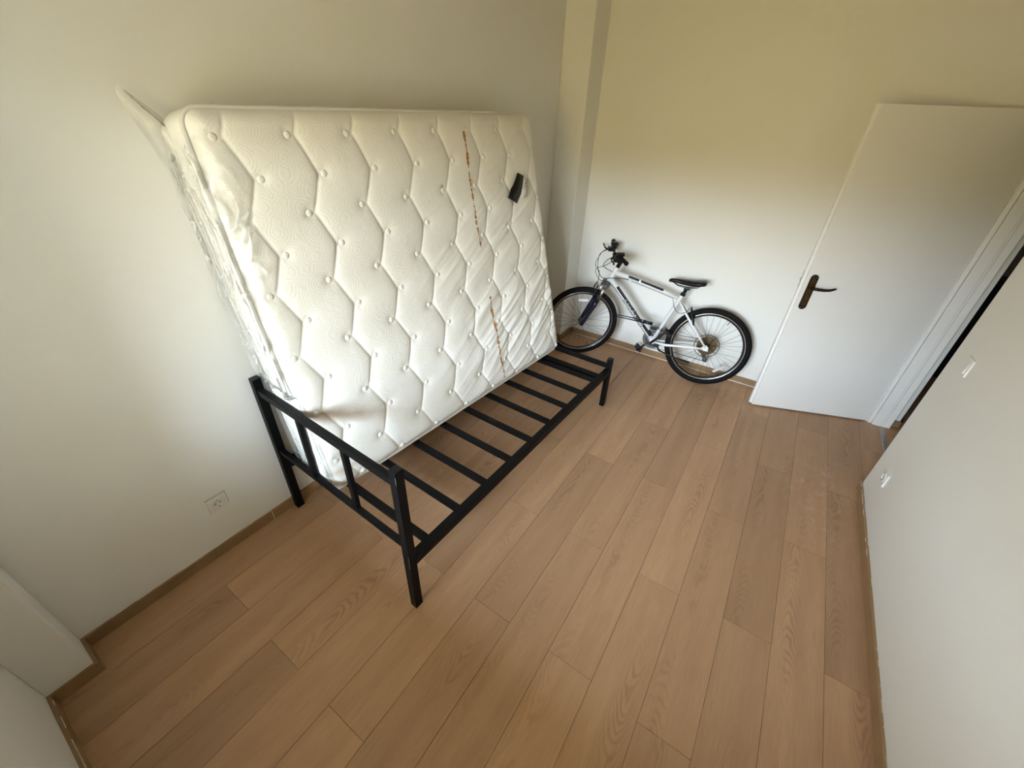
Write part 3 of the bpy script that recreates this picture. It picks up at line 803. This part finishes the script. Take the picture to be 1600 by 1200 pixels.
# seat post and saddle
sd = (SEAT-BB).normalized()
sp_ = MB().tube([SEAT+sd*.0, SEAT+sd*.075], .0135, 12); sp_.build('seat_post', M['bike_black'], bike)
MB().tube([SEAT+sd*.014, SEAT+sd*.036], .020, 12).build('seat_clamp', M['bike_black'], bike)
cl = SEAT+sd*.082
MB().box((cl.x-.025, -.022, cl.z-.012), (cl.x+.025, .022, cl.z+.010), .005).build('saddle_clamp', M['bike_black'], bike)
sprof = [(.425, .010, .832, .018), (.410, .020, .842, .030), (.36, .024, .846, .035), (.30, .036, .846, .040), (.24, .058, .850, .044), (.19, .074, .858, .046), (.155, .072, .862, .040), (.140, .050, .858, .030)]
sv = []; sf = []; K = 16
for x_, hw_, zt_, th_ in sprof:
    for k in range(K):
        a = 2*math.pi*k/K; cy, cz = math.cos(a), math.sin(a)
        sv.append((x_, hw_*math.copysign(abs(cy)**.7, cy), zt_ - th_/2 + th_/2*math.copysign(abs(cz)**.8, cz)))
for i in range(len(sprof)-1):
    for k in range(K): sf.append((i*K+k, i*K+(k+1) % K, (i+1)*K+(k+1) % K, (i+1)*K+k))
sf += [tuple(range(K)), tuple(range((len(sprof)-1)*K, len(sprof)*K))]
sad = MB().add(sv, sf, True).build('saddle', M['bike_black'], bike)
for s_ in (-1, 1):
    MB().tube([P3(.395, s_*.008, .818), P3(.35, s_*.018, .795), P3(.30, s_*.021, .789), P3(.25, s_*.022, .789), P3(.20, s_*.03, .802), P3(.175, s_*.04, .825)], .0035, 8).build('saddle_rail', M['grey'], sad)
# wheels
spoke_me = {}
def wheel(name, Mw, rear):
    r = empty(name, Mw, bike)                     # hub centre at origin, axle along local y
    tp = []
    for k in range(16):
        a = 2*math.pi*k/16; tp.append((.3085+.0248*math.cos(a)*(1.0 if math.cos(a) > 0 else .9), .0255*math.sin(a)))
    MB().lathe(tp, (0,0,0), 'y', 72, closed=True).build('tire', M['rubber'], r)
    # tread knobs
    kb = MB()
    for k in range(84):
        a = 2*math.pi*k/84
        for yy, dr in ((-.014, -.004), (0, 0), (.014, -.004)):
            aa = a + (.5*2*math.pi/84 if yy == 0 else 0)
            c_, s_2 = math.cos(aa), math.sin(aa); R0 = .3315+dr; b_ = []
            for rr in (R0-.004, R0+.0016):
                for tt, y2 in ((-.007, -.0045), (.007, -.0045), (.007, .0045), (-.007, .0045)):
                    b_.append((rr*c_-tt*s_2, yy+y2, rr*s_2+tt*c_))
            kb.add(b_, [(0,1,2,3),(4,7,6,5),(0,4,5,1),(1,5,6,2),(2,6,7,3),(3,7,4,0)])
    kk = kb.build('tread', M['rubber'], r); kk['kind'] = 'stuff'
    MB().lathe([(.291, -.0125), (.291, .0125), (.283, .0118), (.270, .0075), (.266, 0), (.270, -.0075), (.283, -.0118)], (0,0,0), 'y', 72, closed=True).build('rim', M['rim'], r)
    for s_ in (-1, 1):
        MB().lathe([(.2895, s_*.0124), (.2895, s_*.0134), (.2815, s_*.0129), (.2815, s_*.0119)], (0,0,0), 'y', 72, closed=True).build('braking_track', M['alu'], r)
    MB().lathe([(.0, -.052), (.006, -.052), (.006, -.036), (.021, -.034), (.021, -.029), (.013, -.024), (.013, .024), (.021, .029), (.021, .034), (.006, .036), (.006, .052), (0, .052)], (0,0,0), 'y', 20).build('hub', M['grey'], r)
    if 's' not in spoke_me:
        spoke_me['s'] = {}
        for sd2 in (-1, 1):
            for cr_ in (-1, 1):
                a0 = math.radians(cr_*62)
                b = MB().tube([(.0195*math.cos(a0), sd2*.031, .0195*math.sin(a0)), (.268, sd2*.004, 0)], .00115, 5)
                mm = b.mesh('spoke'); mm.materials.append(M['spoke']); spoke_me['s'][(sd2, cr_)] = mm
    for k in range(32):
        sd2 = 1 if k % 2 else -1; cr_ = 1 if (k//2) % 2 else -1
        o = link('spoke', spoke_me['s'][(sd2, cr_)], None, r); o.rotation_euler = (0, 2*math.pi*(k+.25)/32, 0)
    return r
MF = SM @ Matrix.Translation(HB + (-AX)*.441 + Vector((AX.z, 0, -AX.x))*.030)
hubF = MF.translation.copy()
# keep the steered front wheel on the floor
dz = WR - hubF.z
# hub height after steering sits within millimetres of the wheel radius
wf_ = wheel('front_wheel', Matrix.Translation((0, 0, 0)) @ MF, False)
wr_ = wheel('rear_wheel', Matrix.Translation(HUBR), True)
def refl(parent, ang, r0, ln_, yy):
    b = MB(); b.box((-ln_/2, -.004, -.0115), (ln_/2, .004, .0115), .003)
    o = b.build('reflector', M['reflector'], parent)
    o.matrix_local = Matrix.Translation((r0*math.cos(ang), yy, r0*math.sin(ang))) @ Matrix.Rotation(-ang+math.pi/2, 4, 'Y') @ Matrix.Rotation(.5, 4, 'X')
    return o
refl(wf_, math.radians(88), .212, .085, .014)
refl(wr_, math.radians(-131), .215, .10, .014)
for p_, an in ((wf_, -1.95), (wr_, 2.0)):
    MB().tube([(.268*math.cos(an), 0, .268*math.sin(an)), (.235*math.cos(an), 0, .235*math.sin(an))], .003, 8).build('valve', M['bike_black'], p_)
# cassette and spoke guard on the far side of the rear wheel
cs = MB()
for i, r_ in enumerate((.080, .071, .061, .051, .042, .033)):
    y_ = -.034-.0042*i; pr = []
    for k in range(48):
        a = 2*math.pi*k/48; q = r_*(1.0 if k % 2 else .955); pr.append((q*math.cos(a), q*math.sin(a)+WR))
    cs.prism(pr, 'y', y_-.001, y_+.001)
cs.build('cassette', M['cassette'], bike)
MB().lathe([(.101, -.0325), (.101, -.0310), (.096, -.0310), (.096, -.0325)], HUBR, 'y', 40, closed=True).build('spoke_guard', M['bike_black'], bike)
# drivetrain
crd = Vector((-.62, 0, .78)).normalized()      # direction of the near (left) crank
CL = .172
cring = MB(); pr = []
for k in range(72):
    a = 2*math.pi*k/72; q = .086*(1.0 if k % 2 else .955); pr.append((BB.x+q*math.cos(a), BB.z+q*math.sin(a)))
cring.prism(pr, 'y', -.0505, -.0480); cring.lathe([(.066, -.044), (.066, -.046), (.018, -.046), (.018, -.044)], BB, 'y', 30, closed=True)
cring.build('chainring', M['grey'], bike)
def crank(dirv, side):
    y0 = side*.046; y1 = side*.064
    o = MB().tube([BB+P3(0, y0, 0)-dirv*.012, BB+P3(0, (y0+y1)/2, 0)+dirv*.03, BB+P3(0, y1, 0)+dirv*.12, BB+P3(0, y1, 0)+dirv*(CL+.010)], [.0165, .0145, .0115, .0125], 12, flat=.7).build('crank_arm', M['bike_black'], bike)
    pc = BB+P3(0, y1, 0)+dirv*CL
    pd_ = MB()
    MB().tube([pc, pc+P3(0, side*.10, 0)], .005, 8).build('pedal_axle', M['grey'], o)
    rot = math.radians(-38)
    pb = MB()
    for xx in (-.036, .028): pb.box((xx, .0, -.010), (xx+.010, .095, .010), .003)
    for yy in (0, .04, .085): pb.box((-.036, yy, -.009), (.038, yy+.012, .009), .002)
    pb.box((-.012, 0, -.011), (.012, .097, .011), .003)
    sgn = 1 if side > 0 else -1
    pb.v = [(x, y*sgn, z) for x, y, z in pb.v]
    pb.xf(Matrix.Translation(pc+P3(0, side*.012, 0)) @ Matrix.Rotation(rot, 4, 'Y'))
    pb.build('pedal', M['bike_black'], bike)
crank(crd, 1); crank(-crd, -1)
MB().tube([BB+P3(0, -.052, 0), BB+P3(0, .052, 0)], .009, 12).build('crank_axle', M['grey'], bike)
ch = MB(); yc = -.049
ch.tube([P3(BB.x, yc, BB.z+.085), P3(.2, yc, .372), P3(0, yc+.002, WR+.048)], .0032, 6)
ch.tube([P3(BB.x, yc, BB.z-.085), P3(.25, yc, .212), P3(-.01, yc, .192)], .0032, 6)
ch.tube([P3(0, yc+.002, WR+.048), P3(-.034, yc, WR+.034), P3(-.048, yc, WR), P3(-.034, yc, WR-.036), P3(-.004, yc, .268), P3(.012, yc, .235), P3(-.01, yc, .192)], .0032, 6)
fwd = [P3(BB.x+.086*math.cos(a), yc, BB.z+.086*math.sin(a)) for a in np.linspace(math.pi/2, -math.pi/2, 14)]
ch.tube(fwd, .0032, 6); ch.build('chain', M['grey'], bike)
rd = MB(); rd.prism([(-.012, .325), (.010, .318), (.018, .27), (.008, .235), (-.022, .178), (-.040, .182), (-.036, .21), (-.012, .25), (-.02, .30)], 'y', -.070, -.056)
rd.lathe([(.0, -.0545), (.021, -.0545), (.021, -.0505), (0, -.0505)], P3(.004, 0, .258), 'y', 16); rd.lathe([(.0, -.0545), (.021, -.0545), (.021, -.0505), (0, -.0505)], P3(-.020, 0, .205), 'y', 16)
rd.build('rear_derailleur', M['grey'], bike)
fd = MB(); fd.box((BB.x-.028, -.062, BB.z+.085), (BB.x+.045, -.038, BB.z+.115), .004); fd.tube([BB+(SEAT-BB)*.23+P3(0,-.02,0), BB+(SEAT-BB)*.27+P3(0,-.02,0)], .022, 12); fd.box((BB.x-.06, -.03, BB.z+.10), (BB.x-.025, .015, BB.z+.13), .004)
fd.build('front_derailleur', M['bike_black'], bike)
ks = MB(); ks.tube([P3(.385, .03, .262), P3(.36, .06, .235), P3(.24, .085, .215), P3(.125, .088, .202)], [.008, .008, .0065, .006], 10); ks.box((.372, .0, .25), (.41, .045, .285), .005); ks.tube([P3(.135, .088, .203), P3(.100, .088, .198)], .0095, 10)
ks.build('kickstand', M['bike_black'], bike)
# V brakes
def vbrake(nm, pts, pad, M4=None):
    b = MB()
    for s_ in (-1, 1):
        b.tube([P3(x, s_*y, z) for x, y, z in pts], [.008, .0075, .006, .005], 8)
        b.tube([P3(pad[0]-pad[3], s_*pad[1], pad[2]-pad[4]), P3(pad[0]+pad[3], s_*pad[1], pad[2]+pad[4])], .006, 8)
        b.tube([P3(pts[1][0], s_*pts[1][1], pts[1][2]), P3(pad[0], s_*pad[1], pad[2])], .0045, 8)
    a, c_ = pts[-1], pts[-1]
    b.tube([P3(a[0], -a[1], a[2]), P3(a[0], 0, a[2]+.004), P3(a[0], a[1], a[2])], .002, 6)
    if M4 is not None: b.xf(M4)
    b.build(nm, M['bike_black'], bike)
vbrake('rear_brake', [(.150, .052, .505), (.162, .048, .545), (.183, .044, .59), (.200, .034, .632)], (.178, .022, .558, .022, -.02))
# fork
fk = MB()
side = Vector((AX.z, 0, -AX.x))                # forward of the steering axis
crown = HB - AX*.030
for s_ in (-1, 1):
    top = crown + P3(0, s_*.053, 0) + side*.016
    bot = HB - AX*.441 + P3(0, s_*.053, 0) + side*.022
    fk.tube([top-AX*.15, top-AX*.20, bot-AX*(-.02), bot-AX*.010], [.0205, .0205, .0165, .015], 14)
    fk.box((0,0,0), (0,0,0)) if False else None
fk.xf(SM); fork = fk.build('fork', M['fork_navy'], bike); fork['label'] = 'dark navy fork lowers'
st = MB()
for s_ in (-1, 1):
    top = crown + P3(0, s_*.053, 0) + side*.016
    st.tube([top, top-AX*.16], .0142, 12)
st.xf(SM); st.build('stanchion', M['alu'], fork)
cr2 = MB(); cr2.tube([crown+P3(0, -.066, 0)+side*.012, crown+P3(0, -.03, 0)+side*.006+AX*.008, crown+P3(0, .03, 0)+side*.006+AX*.008, crown+P3(0, .066, 0)+side*.012], [.020, .024, .024, .020], 12)
for s_ in (-1, 1):
    top = crown + P3(0, s_*.053, 0) + side*.016
    cr2.tube([top+AX*.012, top-AX*.035], .0195, 12)
cr2.xf(SM); cr2.build('fork_crown', M['grey'], fork)
bz = HB - AX*.19 + side*.05
vbrake('front_brake', [(bz.x-.0, .056, bz.z), (bz.x+.004, .052, bz.z+.04), (bz.x-.008, .047, bz.z+.085), (bz.x-.022, .036, bz.z+.13)], (bz.x-.012, .024, bz.z+.038, -.022, .01), SM)
# stem, handlebar and controls (turned with the fork)
stm = HT + AX*.055; clampc = stm + side*.075 + AX*.035
b = MB(); b.tube([HT+AX*.008, HT+AX*.075], .0175, 14); b.tube([HT+AX*.045, clampc], [.0165, .0155], 14); b.tube([clampc+P3(0, -.022, 0), clampc+P3(0, .022, 0)], .020, 14)
b.xf(SM); b.build('stem', M['bike_black'], bike)
HWB = .300
def barpt(y):
    a = abs(y)/HWB
    rise = .030*min(1, max(0, (a-.12)/.25)); back = -.035*max(0, a-.2)
    return clampc + P3(back, y, rise)
hb = MB().tube([barpt(y) for y in np.linspace(-HWB, HWB, 31)], .0105, 10); hb.xf(SM); hbar = hb.build('handlebar', M['bike_black'], bike)
for s_ in (-1, 1):
    g = MB().tube([barpt(s_*y) for y in np.linspace(.175, HWB+.006, 8)], [.0165, .0155, .016, .0155, .016, .0155, .016, .0178], 12); g.xf(SM); g.build('grip', M['rubber'], bike)
    q = barpt(s_*.145)
    sh = MB(); sh.tube([q+P3(0, -.016, 0), q+P3(0, .016, 0)], .021, 12); sh.box((q.x-.005, q.y-.024, q.z-.042), (q.x+.048, q.y+.024, q.z-.008), .006)
    sh.box((q.x-.03, q.y-.018, q.z+.008), (q.x+.03, q.y+.018, q.z+.034), .006); sh.xf(SM); sh.build('shifter', M['bike_black'], bike)
    q2 = barpt(s_*.11)
    lv = MB(); lv.tube([q2+P3(0, -.012, 0), q2+P3(0, .012, 0)], .019, 12); lv.box((q2.x, q2.y-.013, q2.z-.03), (q2.x+.05, q2.y+.013, q2.z-.004), .005)
    lv.tube([q2+P3(.045, 0, -.018), q2+P3(.062, s_*.03, -.022), q2+P3(.066, s_*.08, -.024), q2+P3(.060, s_*.15, -.022), q2+P3(.066, s_*.165, -.022)], [.008, .0075, .007, .006, .007], 8)
    lv.xf(SM); lv.build('brake_lever', M['bike_black'], bike)
# cables
def cable(pts, r=.0026):
    P = [Vector(p) for p in pts]; out = []
    for i in range(len(P)-1):
        p0, p1, p2, p3 = P[max(i-1, 0)], P[i], P[i+1], P[min(i+2, len(P)-1)]
        for k in range(8):
            t = k/8
            out.append(.5*((2*p1)+(-p0+p2)*t+(2*p0-5*p1+4*p2-p3)*t*t+(-p0+3*p1-3*p2+p3)*t**3))
    out.append(P[-1])
    MB().tube(out, r, 6).build('cable', M['bike_black'], bike)
def SP(v): return SM @ Vector(v)
cL, cR = SP(barpt(.11)+P3(.05, 0, -.018)), SP(barpt(-.11)+P3(.05, 0, -.018))
sL, sR = SP(barpt(.145)+P3(.045, 0, -.03)), SP(barpt(-.145)+P3(.045, 0, -.03))
fb = SP(P3(bz.x-.022, 0, bz.z+.14))
cable([cR, cR+P3(.045, .01, -.03), P3(1.045, .02, .86), fb+P3(.005, .0, .09), fb])
cable([sR, sR+P3(.06, .03, -.05), P3(1.01, .06, .83), P3(.96, .06, .765), P3(.90, .03, .765), P3(.80, .022, .778), P3(.74, .021, .775)])
cable([sL, sL+P3(.06, -.02, -.05), P3(1.03, .05, .82), P3(.985, .05, .745), P3(.93, .03, .73), P3(.86, .025, .70), P3(.72, .02, .565), P3(.47, .018, .31)])
cable([cL, cL+P3(.04, -.02, -.03), P3(.97, .045, .86), P3(.89, .03, .82)])
cable([P3(.72, .021, .768), P3(.5, .019, .721), P3(.37, .018, .690), P3(.355, .03, .68)], .0018)
cable([P3(.355, .03, .68), P3(.33, .045, .62), P3(.285, .05, .585), P3(.235, .05, .60), P3(.21, .03, .636), P3(.20, .0, .642)], .0024)
# dark double bar spanning wheel and frame
lb = MB(); lz = [(.812, .048, .458), (.805, .052, .455), (.48, .060, .452)]
lb.tube([P3(.812, .045, .470), P3(.805, .055, .458), P3(.70, .058, .455), P3(.50, .058, .452)], .0055, 8)
lb.tube([P3(.805, .055, .472), P3(.70, .055, .472), P3(.52, .052, .468)], .005, 8)
lb.tube([P3(.545, .056, .457), P3(.465, .056, .455)], [.0135, .0135], 10)
lb.build('lock_bar', M['fork_navy'], bike)['label'] = 'dark double rod with thick end lying across the wheel and down tube'
# bottle bolts
for k in (.55, .68):
    q = DT0.lerp(DT1, k) + Vector((0, 0, 0)); MB().tube([q+upd*.02, q+upd*.026], .004, 8).build('bolt', M['grey'], frame)

bpy.context.view_layer.update()
